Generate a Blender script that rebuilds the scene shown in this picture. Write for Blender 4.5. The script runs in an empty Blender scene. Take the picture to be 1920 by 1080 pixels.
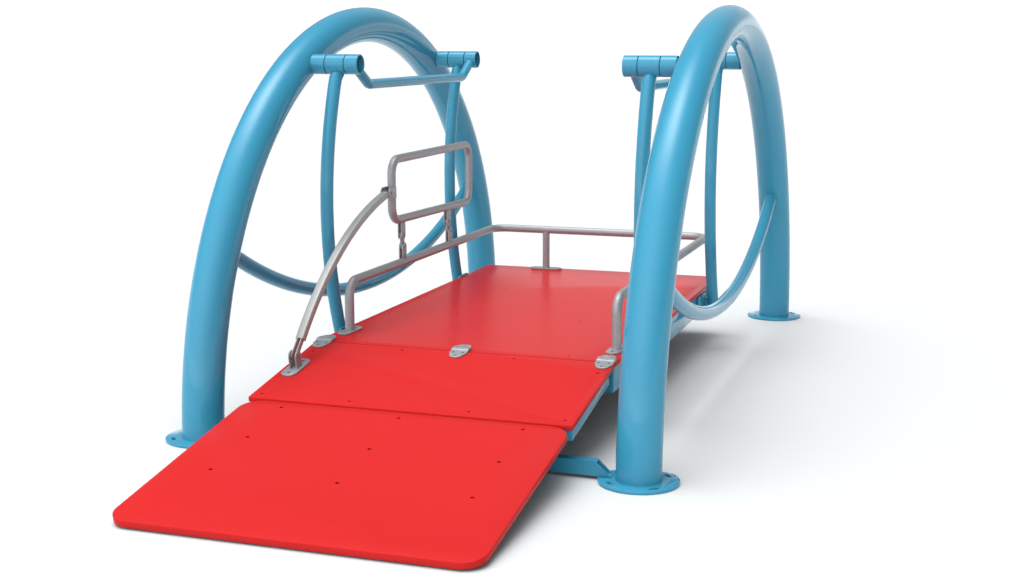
import bpy, bmesh, math
from mathutils import Vector, Matrix

scene = bpy.context.scene
COL = scene.collection
PI = math.pi

# ------------------------------------------------------------------ materials
def material(name, base, rough=0.3, metal=0.0, coat=0.0, spec=0.5, bump=0.0, bump_scale=200.0,
             mottle=None, mottle_scale=60.0, rough_var=0.0):
    m = bpy.data.materials.new(name)
    m.use_nodes = True
    nt = m.node_tree
    b = nt.nodes['Principled BSDF']
    b.inputs['Base Color'].default_value = (*base, 1)
    b.inputs['Roughness'].default_value = rough
    b.inputs['Metallic'].default_value = metal
    b.inputs['Coat Weight'].default_value = coat
    b.inputs['Coat Roughness'].default_value = 0.03
    b.inputs['Specular IOR Level'].default_value = spec
    tc = nt.nodes.new('ShaderNodeTexCoord')
    if mottle:
        n = nt.nodes.new('ShaderNodeTexNoise')
        n.inputs['Scale'].default_value = mottle_scale
        n.inputs['Detail'].default_value = 5
        nt.links.new(tc.outputs['Object'], n.inputs['Vector'])
        r = nt.nodes.new('ShaderNodeValToRGB')
        r.color_ramp.elements[0].position = 0.32
        r.color_ramp.elements[1].position = 0.68
        r.color_ramp.elements[0].color = (*base, 1)
        r.color_ramp.elements[1].color = (*mottle, 1)
        nt.links.new(n.outputs['Fac'], r.inputs['Fac'])
        nt.links.new(r.outputs['Color'], b.inputs['Base Color'])
        if rough_var:
            mr = nt.nodes.new('ShaderNodeMapRange')
            mr.inputs['To Min'].default_value = rough - rough_var
            mr.inputs['To Max'].default_value = rough + rough_var
            nt.links.new(n.outputs['Fac'], mr.inputs['Value'])
            nt.links.new(mr.outputs['Result'], b.inputs['Roughness'])
    if bump:
        n2 = nt.nodes.new('ShaderNodeTexNoise')
        n2.inputs['Scale'].default_value = bump_scale
        n2.inputs['Detail'].default_value = 2
        nt.links.new(tc.outputs['Object'], n2.inputs['Vector'])
        bp = nt.nodes.new('ShaderNodeBump')
        bp.inputs['Strength'].default_value = bump
        bp.inputs['Distance'].default_value = 0.001
        nt.links.new(n2.outputs['Fac'], bp.inputs['Height'])
        nt.links.new(bp.outputs['Normal'], b.inputs['Normal'])
    return m

BLUE = material('blue_gloss_paint', (0.045, 0.280, 0.428), rough=0.05, coat=0.0, spec=0.30,
                mottle=(0.047, 0.286, 0.437), mottle_scale=9)
RED = material('red_hdpe_panel', (0.545, 0.0215, 0.0215), rough=0.28, spec=0.025,
               mottle=(0.555, 0.0225, 0.0225), mottle_scale=14, rough_var=0.01)
GALV = material('galvanised_steel', (0.27, 0.275, 0.285), rough=0.45, metal=0.40,
                mottle=(0.38, 0.385, 0.395), mottle_scale=230, rough_var=0.08, bump=0.10, bump_scale=350)
ZINC = material('zinc_plate', (0.32, 0.332, 0.345), rough=0.38, metal=0.40,
                mottle=(0.37, 0.382, 0.395), mottle_scale=70, rough_var=0.06)
STEEL = material('brushed_stainless', (0.36, 0.36, 0.347), rough=0.46, metal=0.45,
                 mottle=(0.38, 0.38, 0.367), mottle_scale=25, rough_var=0.02)
FLOOR = material('white_studio_floor', (0.672, 0.672, 0.672), rough=0.6, spec=0.2,
                 mottle=(0.677, 0.677, 0.677), mottle_scale=2)

# ------------------------------------------------------------------ mesh helpers
def finish(bm, name, mat, parent=None, loc=(0, 0, 0), angle=32):
    bmesh.ops.recalc_face_normals(bm, faces=bm.faces[:])
    lim = math.radians(angle)
    for f in bm.faces:
        f.smooth = True
    for e in bm.edges:
        if len(e.link_faces) != 2 or e.calc_face_angle(0) > lim:
            e.smooth = False
    me = bpy.data.meshes.new(name)
    bm.to_mesh(me)
    bm.free()
    me.materials.append(mat)
    o = bpy.data.objects.new(name, me)
    COL.objects.link(o)
    if parent is not None:
        o.parent = parent
        o.location = loc
    else:
        o.location = loc
    return o

def empty(name, loc, label, cat, group=None):
    o = bpy.data.objects.new(name, None)
    o.empty_display_size = 0.1
    COL.objects.link(o)
    o.location = loc
    o['label'] = label
    o['category'] = cat
    if group:
        o['group'] = group
    return o

def rounded_path(pts, radii, steps=14, closed=False):
    """polyline with circular fillets at the corners"""
    P = [Vector(p) for p in pts]
    n = len(P)
    out = []
    for i in range(n):
        r = radii[i] if isinstance(radii, (list, tuple)) else radii
        if (not closed and i in (0, n - 1)) or r <= 0:
            out.append(P[i]); continue
        a = (P[i - 1] - P[i]).normalized(); b = (P[(i + 1) % n] - P[i]).normalized()
        ang = a.angle(b)
        t = r / math.tan(ang / 2)
        p0 = P[i] + a * t; p1 = P[i] + b * t
        c = P[i] + (a + b).normalized() * (r / math.sin(ang / 2))
        v0 = p0 - c; v1 = p1 - c
        th = v0.angle(v1)
        for k in range(steps + 1):
            s = k / steps
            out.append(c + (v0 * math.sin((1 - s) * th) + v1 * math.sin(s * th)) / math.sin(th))
    return out

def sweep(bm, path, profile, closed=False, cap=True, up=None):
    """sweep a closed 2-D profile [(u,v)] along a path; up = fixed reference for v"""
    P = [Vector(p) for p in path]
    n = len(P)
    rings = []
    N = None
    for i in range(n):
        if closed:
            T = (P[(i + 1) % n] - P[i - 1]).normalized()
        else:
            T = (P[min(i + 1, n - 1)] - P[max(i - 1, 0)]).normalized()
        if up is not None:
            B = Vector(up)
            N = B.cross(T).normalized()
            B = T.cross(N).normalized()
        else:
            if N is None:
                h = Vector((1, 0, 0)) if abs(T.x) < 0.8 else Vector((0, 1, 0))
                N = (h - T * h.dot(T)).normalized()
            else:
                N = (N - T * N.dot(T)).normalized()
            B = T.cross(N)
        rings.append([bm.verts.new(P[i] + N * u + B * v) for (u, v) in profile])
    m = len(profile)
    rng = range(n) if closed else range(n - 1)
    for i in rng:
        A = rings[i]; C = rings[(i + 1) % n]
        for k in range(m):
            bm.faces.new((A[k], A[(k + 1) % m], C[(k + 1) % m], C[k]))
    if cap and not closed:
        bm.faces.new(rings[0]); bm.faces.new(rings[-1])
    return rings

def circle(r, n):
    return [(r * math.cos(2 * PI * k / n), r * math.sin(2 * PI * k / n)) for k in range(n)]

def tube(bm, path, r, n=28, closed=False, cap=True):
    sweep(bm, path, circle(r, n), closed, cap)

def box(bm, x0, x1, y0, y1, z0, z1, bev=0.0015):
    b2 = bmesh.new()
    bmesh.ops.create_cube(b2, size=1)
    for v in b2.verts:
        v.co = Vector(((x0 + x1) / 2 + v.co.x * (x1 - x0), (y0 + y1) / 2 + v.co.y * (y1 - y0), (z0 + z1) / 2 + v.co.z * (z1 - z0)))
    if bev:
        bmesh.ops.bevel(b2, geom=b2.edges[:], offset=bev, segments=2, profile=0.5, affect='EDGES')
    merge(bm, b2)

def merge(bm, other, M=None):
    me = bpy.data.meshes.new('tmp')
    if M is not None:
        other.transform(M)
    other.to_mesh(me); other.free()
    bm.from_mesh(me)
    bpy.data.meshes.remove(me)

def prism(outline, h, bev=0.0, seg=2):
    """closed outline in xy extruded from z=-h to 0, rims bevelled"""
    b = bmesh.new()
    vs = [b.verts.new((x, y, 0)) for x, y in outline]
    f = b.faces.new(vs)
    if f.normal.z < 0:
        bmesh.ops.reverse_faces(b, faces=[f])
    r = bmesh.ops.extrude_face_region(b, geom=[f])
    for v in r['geom']:
        if isinstance(v, bmesh.types.BMVert):
            v.co.z -= h
    bmesh.ops.recalc_face_normals(b, faces=b.faces[:])
    if bev:
        e = [x for x in b.edges if abs(x.verts[0].co.z - x.verts[1].co.z) < 1e-6]
        bmesh.ops.bevel(b, geom=e, offset=bev, segments=seg, profile=0.5, affect='EDGES')
    return b

def round_rect(x0, x1, y0, y1, r, n=10):
    if not isinstance(r, (list, tuple)):
        r = (r,) * 4
    out = []
    for (cx, cy, a0, rr, sx, sy) in ((x1, y1, 0, r[0], -1, -1), (x0, y1, 90, r[1], 1, -1), (x0, y0, 180, r[2], 1, 1), (x1, y0, 270, r[3], -1, 1)):
        if rr <= 0:
            out.append((cx, cy)); continue
        for k in range(n + 1):
            a = math.radians(a0 + 90 * k / n)
            out.append((cx + sx * rr + rr * math.cos(a), cy + sy * rr + rr * math.sin(a)))
    return out

def stadium(L, W, n=12):
    return round_rect(-W / 2, W / 2, -L / 2, L / 2, W / 2 - 1e-4, n)

def cut(bm, cutters):
    """boolean-subtract a list of bmesh cutters, returns a new bmesh"""
    def mk(b, nm):
        bmesh.ops.recalc_face_normals(b, faces=b.faces[:])
        me = bpy.data.meshes.new(nm); b.to_mesh(me); b.free()
        o = bpy.data.objects.new(nm, me); COL.objects.link(o); return o
    c = bmesh.new()
    for k in cutters:
        merge(c, k)
    oa = mk(bm, 'plate_tmp'); ob = mk(c, 'cutter_tmp')
    md = oa.modifiers.new('b', 'BOOLEAN'); md.operation = 'DIFFERENCE'; md.object = ob; md.solver = 'EXACT'
    dg = bpy.context.evaluated_depsgraph_get()
    me = bpy.data.meshes.new_from_object(oa.evaluated_get(dg))
    res = bmesh.new(); res.from_mesh(me)
    for o in (oa, ob):
        d = o.data; bpy.data.objects.remove(o); bpy.data.meshes.remove(d)
    bpy.data.meshes.remove(me)
    return res

def cyl(x, y, z0, z1, r, n=20):
    b = bmesh.new()
    bmesh.ops.create_cone(b, cap_ends=True, segments=n, radius1=r, radius2=r, depth=z1 - z0)
    bmesh.ops.translate(b, verts=b.verts[:], vec=(x, y, (z0 + z1) / 2))
    return b

def hole_plate(outline, h, holes, r, depth, bev=0.0015):
    b = prism(outline, h, bev)
    if holes:
        b = cut(b, [cyl(x, y, -depth, 0.01, r) for x, y in holes])
    return b

def ring_tube(bm, x0, x1, y, z, ro, ri, n=48, open0=True, open1=True):
    """hollow tube along x"""
    rings = []
    bv = 0.0008
    prof = [(x0 + bv, ro), (x1 - bv, ro), (x1, ro - bv), (x1, ri), (x0, ri), (x0, ro - bv)]
    for k in range(n):
        a = 2 * PI * k / n
        rings.append([bm.verts.new((px, y + r * math.cos(a), z + r * math.sin(a))) for px, r in prof])
    for k in range(n):
        A = rings[k]; B = rings[(k + 1) % n]
        for j in range(len(prof)):
            bm.faces.new((A[j], A[(j + 1) % 6], B[(j + 1) % 6], B[j]))

# ------------------------------------------------------------------ dimensions (from the camera fit)
AX = 0.6788          # arch plane
AR = 1.2491          # arch radius
TR = 0.0641          # arch tube radius
PY, PZ = 0.5642, 1.1148   # swing pivots
DZ = 0.2320          # deck top
DY = 0.8325          # deck half length
HINGE_Y = -0.8345

# ------------------------------------------------------------------ ground
bm = bmesh.new()
bmesh.ops.create_grid(bm, x_segments=8, y_segments=8, size=150)
g = finish(bm, 'ground', FLOOR)
g['kind'] = 'structure'

# ------------------------------------------------------------------ arches
def make_arch(side, label):
    root = empty('swing_arch', (side * AX, 0, 0), label, 'arch frame', 'blue tube arches of the swing')
    s = -side                      # local +s points to the platform
    bm = bmesh.new()
    path = [(0, -AR, 0.004)] + [(0, -AR * math.cos(PI * k / 120), 0.004 + AR * math.sin(PI * k / 120)) for k in range(1, 120)] + [(0, AR, 0.004)]
    path = [(x, y, max(z - 0.004 * min(1, z), 0.004)) for x, y, z in path]
    tube(bm, path, TR, n=64)
    finish(bm, 'arch_tube', BLUE, root)
    # brace: a flatter arc hanging between the legs
    zc, rc = 2.536, 2.255
    ta = math.asin(1.11 / rc)
    bm = bmesh.new()
    tube(bm, [(0, rc * math.sin(-ta + 2 * ta * k / 70), zc - rc * math.cos(-ta + 2 * ta * k / 70)) for k in range(71)], 0.0240, n=32)
    finish(bm, 'brace_tube', BLUE, root)
    for sy in (-1, 1):
        out = [(0.1135 * math.cos(2 * PI * k / 72), 0.1135 * math.sin(2 * PI * k / 72)) for k in range(72)]
        b = prism(out, 0.008, 0.0012)
        cs = []
        for a in (40, 130, 220, 310):
            c = bmesh.new()
            pts = []
            for k in range(9):
                t = math.radians(a - 9 + 18 * k / 8); pts.append((0.0955 * math.cos(t), 0.0955 * math.sin(t)))
            for k in range(9):
                t = math.radians(a + 9 - 18 * k / 8); pts.append((0.0845 * math.cos(t), 0.0845 * math.sin(t)))
            c = prism(pts, 0.03); bmesh.ops.translate(c, verts=c.verts[:], vec=(0, 0, 0.012)); cs.append(c)
        b = cut(b, cs)
        finish(b, 'foot_plate', BLUE, root, (0, sy * AR, 0.0085))
        # pivot housing: fixed collar at the arch, end collar carrying the handle bar, axle inside
        def X(v):                  # world |x| -> local x
            return s * (AX - v)
        bm = bmesh.new()
        a, c = sorted((X(0.6185), X(0.5680)))
        ring_tube(bm, a, c, sy * PY, PZ, 0.0332, 0.0295)
        finish(bm, 'pivot_collar', BLUE, root)
        bm = bmesh.new()
        a, c = sorted((X(0.4955), X(0.4490)))
        ring_tube(bm, a, c, sy * PY, PZ, 0.0332, 0.0295)
        finish(bm, 'end_collar', BLUE, root)
        bm = bmesh.new()
        tube(bm, [(X(0.650), sy * PY, PZ), (X(0.488), sy * PY, PZ)], 0.0270, n=32)
        finish(bm, 'axle', BLUE, root)
    # overhead handle bar linking both end collars
    x = s * (AX - 0.4735)
    k = math.tan(math.radians(30.6))
    zb = 1.0465
    yb = PY - (PZ - zb) / k
    st = 0.0325
    e0 = (x, -PY + st * math.cos(math.radians(30.6)), PZ - st * math.sin(math.radians(30.6)))
    e1 = (x, PY - st * math.cos(math.radians(30.6)), e0[2])
    bm = bmesh.new()
    tube(bm, rounded_path([e0, (x, -yb, zb), (x, yb, zb), e1], 0.055), 0.0172, n=28)
    finish(bm, 'handle_bar', BLUE, root)
    return root

make_arch(-1, 'tall blue tube arch on the left, its inner side with open pivot ends towards us')
make_arch(1, 'tall blue tube arch on the right, its front leg covering the grey rail')

# ------------------------------------------------------------------ ground crossbar with mitred open ends
bm = bmesh.new()
y0, y1, z0, z1 = -1.262, -1.231, 0.010, 0.052
xt, xb, w = 0.5585, 0.6025, 0.0028
def loop(xa, yy0, yy1, zz0, zz1, sg):
    return [bm.verts.new((sg * (xb if z == z0b else xt) if False else sg * (xb + (xt - xb) * (z - z0) / (z1 - z0)), y, z))
            for y, z, z0b in ((yy0, zz0, z0), (yy1, zz0, z0), (yy1, zz1, z0), (yy0, zz1, z0))]
oL = loop(0, y0, y1, z0, z1, -1); oR = loop(0, y0, y1, z0, z1, 1)
iL = loop(0, y0 + w, y1 - w, z0 + w, z1 - w, -1); iR = loop(0, y0 + w, y1 - w, z0 + w, z1 - w, 1)
for k in range(4):
    j = (k + 1) % 4
    bm.faces.new((oL[k], oL[j], oR[j], oR[k]))
    bm.faces.new((iL[k], iL[j], iR[j], iR[k]))
    bm.faces.new((oL[k], oL[j], iL[j], iL[k]))
    bm.faces.new((oR[k], oR[j], iR[j], iR[k]))
o = finish(bm, 'floor_crossbar', BLUE)
o['label'] = 'blue square tube lying across the floor under the ramp, open mitred end showing'
o['category'] = 'crossbar'

# ------------------------------------------------------------------ entry ramp (front board lying on the floor)
RZ0, RZ1 = 0.1492, 0.0225            # top heights of rear and front edge
RY0, RY1 = -1.2886, -2.0318
ang = math.atan2(RZ0 - RZ1, RY0 - RY1)
RL = math.hypot(RZ0 - RZ1, RY0 - RY1)
ramp = empty('entry_ramp', (0, RY0, 0), 'red ramp board with rounded corners sloping down to the white floor', 'ramp')
M = Matrix.Translation((0, 0, RZ0)) @ Matrix.Rotation(ang, 4, 'X')
holes = [(x, y) for x in (-0.370, 0.0, 0.370) for y in (-0.038, -0.242, -0.446)]
b = hole_plate(round_rect(-0.5, 0.5, -RL, -0.001, 0.062, 14), 0.0185, holes, 0.0058, 0.005, 0.0016)
b.transform(M)
finish(b, 'ramp_board', RED, ramp)
for xx in (-0.37, 0.0, 0.37):
    bm = bmesh.new(); box(bm, xx - 0.02, xx + 0.02, -0.50, -0.03, -0.046, -0.0187, 0.001)
    bm.transform(M)
    finish(bm, 'ramp_rib', BLUE, ramp)

# ------------------------------------------------------------------ swing platform
plat = empty('swing_platform', (0, 0, DZ - 0.10), 'red wheelchair swing platform with grey rails hanging between the blue arches', 'swing platform')
OFF = Vector((0, 0, -(DZ - 0.10)))
def P(name, bm, mat, parent=plat):
    bm.transform(Matrix.Translation(OFF))
    return finish(bm, name, mat, parent)

# deck
holes = []
for s in (-1, 1):
    holes += [(s * 0.461, y) for y in (-0.333, 0.013, 0.359, 0.532)]
    holes += [(s * 0.2275, y) for y in (-0.26, 0.277)]
    holes += [(s * 0.340, -0.786)]
b = hole_plate(round_rect(-0.5, 0.5, -DY + 0.0005, DY, 0.003, 3), 0.0150, holes, 0.0046, 0.005, 0.0012)
b.transform(Matrix.Translation((0, 0, DZ)))
deck = P('deck_panel', b, RED)

# deck frame: rectangular tube perimeter and cross members
bm = bmesh.new()
zt, zb = DZ - 0.0153, 0.1365
for s in (-1, 1):
    a, c = sorted((s * 0.4955, s * 0.4555))
    box(bm, a, c, -0.829, 0.822, zb, zt, 0.002)
box(bm, -0.4550, 0.4550, -0.826, -0.786, zb + 0.002, zt, 0.002)
box(bm, -0.4550, 0.4550, 0.776, 0.816, zb + 0.002, zt, 0.002)
for yy in (-0.30, 0.25):
    box(bm, -0.4550, 0.4550, yy, yy + 0.04, zb + 0.002, zt, 0.002)
frame = P('deck_frame', bm, BLUE)

# folding flap in front of the deck
FY0, FZ0, FY1, FZ1 = HINGE_Y - 0.0012, DZ, -1.2887, 0.1540
fa = math.atan2(FZ0 - FZ1, FY0 - FY1); FL = math.hypot(FZ0 - FZ1, FY0 - FY1)
MF = Matrix.Translation((0, FY0, FZ0)) @ Matrix.Rotation(fa, 4, 'X')
ys = lambda y: (y - FY0) / math.cos(fa)
holes = [(x, ys(-1.257)) for x in (-0.470, -0.185, 0.185, 0.470)] + [(s * 0.470, ys(-0.920)) for s in (-1, 1)] + [(s * 0.186, ys(-0.8595)) for s in (-1, 1)]
b = hole_plate(round_rect(-0.5, 0.5, -FL, -0.001, 0.003, 3), 0.0150, holes, 0.0046, 0.005, 0.0012)
b.transform(MF)
flap = P('flap_panel', b, RED)
bm = bmesh.new()
b2 = bmesh.new()
for s in (-1, 1):
    a, c = sorted((s * 0.4955, s * 0.4655))
    box(b2, a, c, -FL + 0.008, -0.052, -0.0500, -0.0153, 0.0015)
box(b2, -0.4650, 0.4650, -FL + 0.012, -FL + 0.042, -0.0490, -0.0153, 0.0015)
box(b2, -0.4650, 0.4650, -0.10, -0.07, -0.0490, -0.0153, 0.0015)
merge(bm, b2, MF.copy())
P('flap_frame', bm, BLUE, plat)

# hinges across the joint
def hinge(x):
    t = 0.0048
    bm = bmesh.new()
    # rear leaf on the deck
    out = [(-0.0275, 0.003), (0.0275, 0.003), (0.0285, 0.022), (0.018, 0.050), (0.009, 0.057), (-0.009, 0.057), (-0.018, 0.050), (-0.0285, 0.022)]
    b = prism([(px, py) for px, py in out], 0.0105, 0.0014)
    b = cut(b, [cyl(hx, hy, -0.003, 0.01, 0.0045, 14) for hx, hy in ((0.0, 0.045), (-0.016, 0.018), (0.016, 0.018))])
    merge(bm, b, Matrix.Translation((x, HINGE_Y, DZ + 0.0105 + 0.0004)))
    leaf = P('hinge_leaf', bm, ZINC, None)
    out = [(-0.0275, -0.003), (-0.0285, -0.022), (-0.018, -0.050), (-0.009, -0.057), (0.009, -0.057), (0.018, -0.050), (0.0285, -0.022), (0.0275, -0.003)]
    bm = bmesh.new()
    b = prism(out, t, 0.0012)
    b = cut(b, [cyl(hx, hy, -0.003, 0.01, 0.0045, 14) for hx, hy in ((0.0, -0.045), (-0.016, -0.018), (0.016, -0.018))])
    merge(bm, b, Matrix.Translation((x, HINGE_Y, DZ + t + 0.0004)) @ Matrix.Rotation(fa, 4, 'X'))
    leaf2 = P('hinge_leaf', bm, ZINC, None)
    bm = bmesh.new()
    tube(bm, [(x - 0.0275, HINGE_Y, DZ + 0.0040), (x + 0.0275, HINGE_Y, DZ + 0.0040)], 0.0042, n=20)
    pin = P('hinge_knuckle', bm, ZINC, None)
    return leaf, leaf2, pin
for x in (-0.471, 0.0, 0.471):
    l1, l2, pin = hinge(x)
    pin.parent = plat
    pin.name = 'hinge'
    for l in (l1, l2):
        l.parent = pin

# grab rail round three sides, one bent tube
RX, RYF, RYB, RZ = 0.4600, -0.6615, 0.8037, 0.3995
bm = bmesh.new()
tube(bm, rounded_path([(-RX, RYF, DZ + 0.004), (-RX, RYF, RZ), (-RX, RYB, RZ), (RX, RYB, RZ), (RX, RYF, RZ), (RX, RYF, DZ + 0.004)],
                      [0, 0.052, 0.070, 0.070, 0.052, 0], 16), 0.0157, n=26)
rail = P('grab_rail', bm, GALV)
for s in (-1, 1):
    bm = bmesh.new()
    tube(bm, [(s * 0.2285, RYB, DZ + 0.004), (s * 0.2285, RYB, RZ - 0.004)], 0.0150, n=24)
    P('rail_post', bm, GALV, rail)
def flange(x, y, along_y=True, L=0.134, W=0.046, M0=None, name='flange_plate', parent=rail):
    b = prism(stadium(L, W), 0.0055, 0.0012)
    b = cut(b, [cyl(0, q, -0.02, 0.01, 0.0052, 16) for q in (-L * 0.34, L * 0.34)])
    M1 = Matrix.Translation((x, y, DZ + 0.0058)) if M0 is None else M0
    if not along_y:
        M1 = M1 @ Matrix.Rotation(PI / 2, 4, 'Z')
    b.transform(M1)
    return P(name, b, ZINC, parent)
flange(-RX, RYF); flange(RX, RYF)
flange(-0.2285, RYB, False); flange(0.2285, RYB, False)

# swinging safety gate above the left rail
gate_pts = [(-RX, -0.2955, 0.5600), (-RX, -0.2955, 0.7765), (-RX, 0.4860, 0.7790), (-RX, 0.4840, 0.5475)]
bm = bmesh.new()
tube(bm, rounded_path(gate_pts, 0.052, 14, closed=True), 0.0150, n=26, closed=True)
gate = P('gate_frame', bm, GALV)

def clevis(y, z0, z1, hz, round_top, gap=0.0085, wall=0.0045, half=0.0165, x=-RX):
    """two parallel plates facing x with a pin hole"""
    bm = bmesh.new()
    for s in (-1, 1):
        h = z1 - z0
        r = half * 0.9
        out = round_rect(-half, half, z0, z1, (r, r, 0, 0) if round_top else (0, 0, r, r), 8)
        b = prism(out, wall, 0.0008)
        b = cut(b, [cyl(0, hz, -0.05, 0.05, 0.0055, 16)])
        # (x,y,z) of prism -> (y,z,x)
        b.transform(Matrix(((0, 0, 1, x + s * (gap + wall) / 2 + wall / 2 + (0 if s > 0 else 0)), (1, 0, 0, y), (0, 1, 0, 0), (0, 0, 0, 1))))
        merge(bm, b)
    return bm

def link_bar(ya, za, yb, zb, half=0.0135, t=0.0075, x=-RX):
    d = Vector((yb - ya, zb - za)); L = d.length
    b = prism(round_rect(-half, half, -half, L + half, half - 1e-4, 8), t, 0.0008)
    dy, dz = d / L
    # local v axis -> (dy,dz), local u axis -> (dz,-dy)
    b.transform(Matrix(((0, 0, 1, x + t / 2), (dz, dy, 0, ya), (-dy, dz, 0, za), (0, 0, 0, 1))))
    return b

for ylo, yup, zg in ((-0.2035, -0.2115, 0.5583), (0.2590, 0.2420, 0.5517)):
    bm = clevis(ylo, RZ + 0.010, RZ + 0.0715, RZ + 0.056, True)
    P('rail_lug', bm, GALV, rail)
    bm = clevis(yup, zg - 0.0735, zg - 0.010, zg - 0.057, False)
    P('gate_lug', bm, GALV, gate)
    P('gate_link', link_bar(ylo, RZ + 0.056, yup, zg - 0.057), GALV, gate)

# curved push arm from the flap to the gate
AYT, AZT = -0.3270, 0.6620
apts = [(-1.0360, 0.2600), (-1.0250, 0.2760), (-0.9600, 0.3440), (-0.9050, 0.3920), (-0.7900, 0.4800), (-0.6600, 0.5560), (-0.5100, 0.6180), (-0.4000, 0.6520), (-0.3500, 0.6615)]
def catmull(pts, n=8):
    out = []
    for i in range(len(pts) - 1):
        p0 = pts[max(i - 1, 0)]; p1 = pts[i]; p2 = pts[i + 1]; p3 = pts[min(i + 2, len(pts) - 1)]
        for k in range(n):
            t = k / n
            out.append(tuple(0.5 * (2 * b + (c - a) * t + (2 * a - 5 * b + 4 * c - d) * t * t + (3 * b - 3 * c + d - a) * t ** 3) for a, b, c, d in zip(p0, p1, p2, p3)))
    out.append(tuple(pts[-1]))
    return out
# least-squares circle through the sampled points gives the smooth bend
def fit_circle(pts):
    import itertools
    sx = [p[0] for p in pts]; sy = [p[1] for p in pts]
    n = len(pts)
    A = [[sum(x * x for x in sx), sum(x * y for x, y in pts), sum(sx)], [sum(x * y for x, y in pts), sum(y * y for y in sy), sum(sy)], [sum(sx), sum(sy), n]]
    bb = [sum((x * x + y * y) * x for x, y in pts), sum((x * x + y * y) * y for x, y in pts), sum(x * x + y * y for x, y in pts)]
    s = Matrix(A).inverted() @ Vector(bb)
    cx, cy = s[0] / 2, s[1] / 2
    return cx, cy, math.sqrt(s[2] + cx * cx + cy * cy)
cy_, cz_, cr_ = fit_circle(apts)
a0 = math.atan2(0.2790 - cz_, -1.0250 - cy_); a1 = math.atan2(0.6610 - cz_, -0.3560 - cy_)
apath = [(-RX, cy_ + cr_ * math.cos(a0 + (a1 - a0) * k / 60), cz_ + cr_ * math.sin(a0 + (a1 - a0) * k / 60)) for k in range(61)]
W2, D2, T2 = 0.0140, 0.0190, 0.0028
RC = 0.0060
prof = [(W2, -D2)] + [(W2 - RC + RC * math.cos(PI / 2 * k / 6), 0.002 - RC + RC * math.sin(PI / 2 * k / 6)) for k in range(7)]
prof += [(-W2 + RC - RC * math.sin(PI / 2 * k / 6), 0.002 - RC + RC * math.cos(PI / 2 * k / 6)) for k in range(7)] + [(-W2, -D2), (-W2 + T2, -D2), (-W2 + T2, -T2), (W2 - T2, -T2), (W2 - T2, -D2)]
bm = bmesh.new()
# profile u = x (sideways), v = outward normal
rings = []
for p in apath:
    v = Vector((0, p[1] - cy_, p[2] - cz_)).normalized()
    rings.append([bm.verts.new((p[0] + u, p[1] + v.y * (q + 0.009), p[2] + v.z * (q + 0.009))) for u, q in prof])
for i in range(60):
    for k in range(len(prof)):
        j = (k + 1) % len(prof)
        bm.faces.new((rings[i][k], rings[i][j], rings[i + 1][j], rings[i + 1][k]))
bm.faces.new(rings[0]); bm.faces.new(rings[-1])
arm = P('push_arm', bm, STEEL)
MB = Matrix.Translation((-0.4590, -1.0600, FZ0 + (-1.0600 - FY0) * math.tan(fa) + 0.0058)) @ Matrix.Rotation(fa, 4, 'X')
pivL = MB @ Vector((0, 0.0, 0.036))
pivU = Vector((-RX, -0.3300, 0.6640))
def tabs(pa, pb, offs=0.0068, t=0.003, half=0.010):
    bm = bmesh.new()
    d = Vector((pb[1] - pa[1], pb[2] - pa[2])); L = d.length; dy, dz = d / L
    for s in (-1, 1):
        b = prism(round_rect(-half, half, -half, L, (0, 0, half - 1e-4, half - 1e-4), 8), t, 0.0006)
        b.transform(Matrix(((0, 0, 1, pa[0] + s * offs + t / 2), (dz, dy, 0, pa[1]), (-dy, dz, 0, pa[2]), (0, 0, 0, 1))))
        merge(bm, b)
    return bm
bm = tabs((pivL.x, pivL.y, pivL.z), apath[4]); P('arm_tab', bm, STEEL, arm)
bm = tabs((pivU.x, pivU.y, pivU.z), apath[56]); P('arm_tab', bm, STEEL, arm)
flange(0, 0, L=0.138, W=0.050, M0=MB, name='arm_bracket', parent=flap)
# clevis on the bracket
bm = bmesh.new()
for s in (-1, 1):
    b = prism(round_rect(-0.0178, 0.0178, 0.0, 0.0525, (0.0165, 0.0165, 0, 0), 8), 0.0040, 0.0008)
    b = cut(b, [cyl(0, 0.036, -0.05, 0.05, 0.0055, 16)])
    b.transform(MB @ Matrix(((0, 0, 1, s * 0.0112 + 0.0020), (1, 0, 0, 0), (0, 1, 0, 0), (0, 0, 0, 1))))
    merge(bm, b)
P('bracket_lug', bm, GALV, flap)
# lug on the gate upright
bm = bmesh.new()
for s in (-1, 1):
    b = prism(round_rect(-0.356, -0.293, 0.643, 0.684, (0, 0.016, 0.016, 0), 8), 0.004, 0.0008)
    b = cut(b, [cyl(-0.337, 0.664, -0.05, 0.05, 0.0055, 16)])
    b.transform(Matrix(((0, 0, 1, -RX + s * 0.0155 + 0.002), (1, 0, 0, 0), (0, 1, 0, 0), (0, 0, 0, 1))))
    merge(bm, b)
P('arm_lug', bm, GALV, gate)

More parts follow.
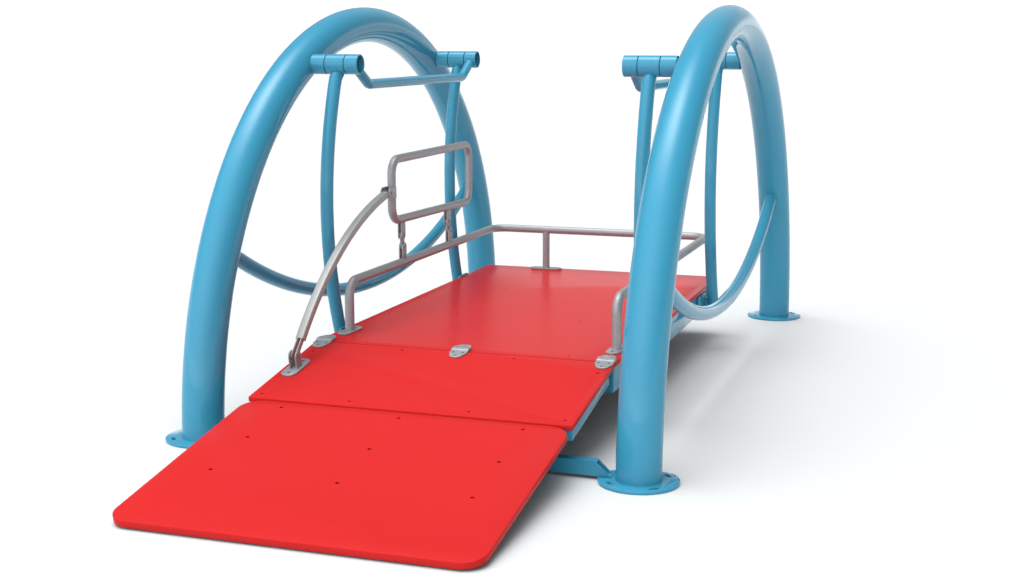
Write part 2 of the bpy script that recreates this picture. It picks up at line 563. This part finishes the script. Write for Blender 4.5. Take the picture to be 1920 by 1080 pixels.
# hanger rods with their pivot sleeves and lower brackets
for s in (-1, 1):
    for sy in (-1, 1):
        pts = []
        for k in range(41):
            t = k / 40
            z = 1.1148 + (0.176 - 1.1148) * t
            y = sy * (PY + (0.563 - PY) * t) - 0.1018 * 4 * t * (1 - t)
            x = s * (0.5314 + (0.5354 - 0.5314) * t)
            pts.append((x, y, z))
        pts[0] = (pts[0][0], pts[0][1], 1.0860)
        pts = [p for i, p in enumerate(pts) if i == 0 or p[2] < 1.08]
        bm = bmesh.new()
        tube(bm, pts, 0.0218, n=30)
        rod = P('hanger_rod', bm, BLUE)
        bm = bmesh.new()
        a, c = sorted((s * 0.5655, s * 0.4980))
        ring_tube(bm, a, c, sy * PY, PZ, 0.0332, 0.0295)
        P('pivot_sleeve', bm, BLUE, rod)
        bm = bmesh.new()
        xi, xo = s * 0.4962, s * 0.566
        a, c = sorted((xi, xo))
        yc = sy * 0.563
        # side plate welded to the deck frame and a lug carrying the rod end
        if s < 0:
            out = round_rect(yc - 0.105, yc + 0.020, 0.150, 0.2395, (0.03, 0.03, 0, 0), 8)
        else:
            out = round_rect(yc - 0.115, yc + 0.125, 0.150, 0.2120, 0.004, 3)
        b = prism(out, 0.0065, 0.0006)
        b.transform(Matrix(((0, 0, 1, s * 0.4992 + 0.00325), (1, 0, 0, 0), (0, 1, 0, 0), (0, 0, 0, 1))))
        merge(bm, b)
        a, c = sorted((s * 0.5030, s * 0.5340))
        box(bm, a, c, yc - 0.014, yc + 0.014, 0.158, 0.190, 0.001)
        P('rod_bracket', bm, BLUE, rod)

# ------------------------------------------------------------------ camera
cam = bpy.data.cameras.new('camera')
cam.lens = 50; cam.sensor_width = 36; cam.clip_end = 1000; cam.clip_start = 0.05
co = bpy.data.objects.new('camera', cam)
COL.objects.link(co)
co.location = (1.55062, -4.91416, 1.20092)
co.rotation_euler = (PI / 2 - 0.17403, 0, 0.32596)
scene.camera = co

# ------------------------------------------------------------------ light
# azimuth, elevation, sharpness, peak radiance
LOBES = [(178, 64, 34, 2.1), (172, 48, 30, 0.9), (160, 84, 20, 8.6), (92, 22, 10, 0.42), (-104, 27, 2.5, 1.75)]  # last two are added fills from low behind and low in front
w = bpy.data.worlds.new('World'); scene.world = w; w.use_nodes = True
nt = w.node_tree
bg = nt.nodes['Background']
tc = nt.nodes.new('ShaderNodeTexCoord')

def mth(op, a, b=None, clamp=False):
    n = nt.nodes.new('ShaderNodeMath'); n.operation = op; n.use_clamp = clamp
    for i, v in enumerate((a, b)):
        if v is None: continue
        if isinstance(v, (int, float)): n.inputs[i].default_value = v
        else: nt.links.new(v, n.inputs[i])
    return n.outputs[0]

def lobe(az, el, p, peak):
    """soft lobe of light in the world: peak * max(0, cos angle)^p"""
    n = nt.nodes.new('ShaderNodeVectorMath'); n.operation = 'DOT_PRODUCT'
    nt.links.new(tc.outputs['Generated'], n.inputs[0])
    a, e = math.radians(az), math.radians(el)
    n.inputs[1].default_value = (math.cos(e) * math.cos(a), math.cos(e) * math.sin(a), math.sin(e))
    return mth('MULTIPLY', mth('POWER', mth('MAXIMUM', n.outputs['Value'], 0.0), p), peak)

sep = nt.nodes.new('ShaderNodeSeparateXYZ')
nt.links.new(tc.outputs['Generated'], sep.inputs[0])
# white studio wall at the horizon, dimmer above it
rn = nt.nodes.new('ShaderNodeValToRGB'); cr = rn.color_ramp
LV = [(0.0, 1.06), (0.06, 1.06), (0.15, 0.36), (0.30, 0.14), (0.50, 0.09), (1.0, 0.09)]
cr.elements[0].position = LV[0][0]; cr.elements[1].position = LV[-1][0]
for pos, v in LV[1:-1]:
    cr.elements.new(pos)
for e, (pos, v) in zip(cr.elements, LV):
    e.position = pos; e.color = (v / 2, v / 2, v / 2, 1)
nt.links.new(sep.outputs['Z'], rn.inputs['Fac'])
tot = mth('MULTIPLY', rn.outputs['Color'], 2.0)
for L in LOBES:
    tot = mth('ADD', tot, lobe(*L))
bg.inputs['Color'].default_value = (0.975, 1.0, 1.02, 1)
nt.links.new(tot, bg.inputs['Strength'])
w.cycles.sampling_method = 'MANUAL'
w.cycles.sample_map_resolution = 1024

scene.view_settings.view_transform = 'Standard'
scene.view_settings.look = 'None'
scene.view_settings.exposure = 0.14
scene.view_settings.gamma = 1
scene.view_settings.use_curve_mapping = False
scene.cycles.use_denoising = True
scene.cycles.max_bounces = 6
scene.cycles.diffuse_bounces = 1
scene.cycles.glossy_bounces = 4
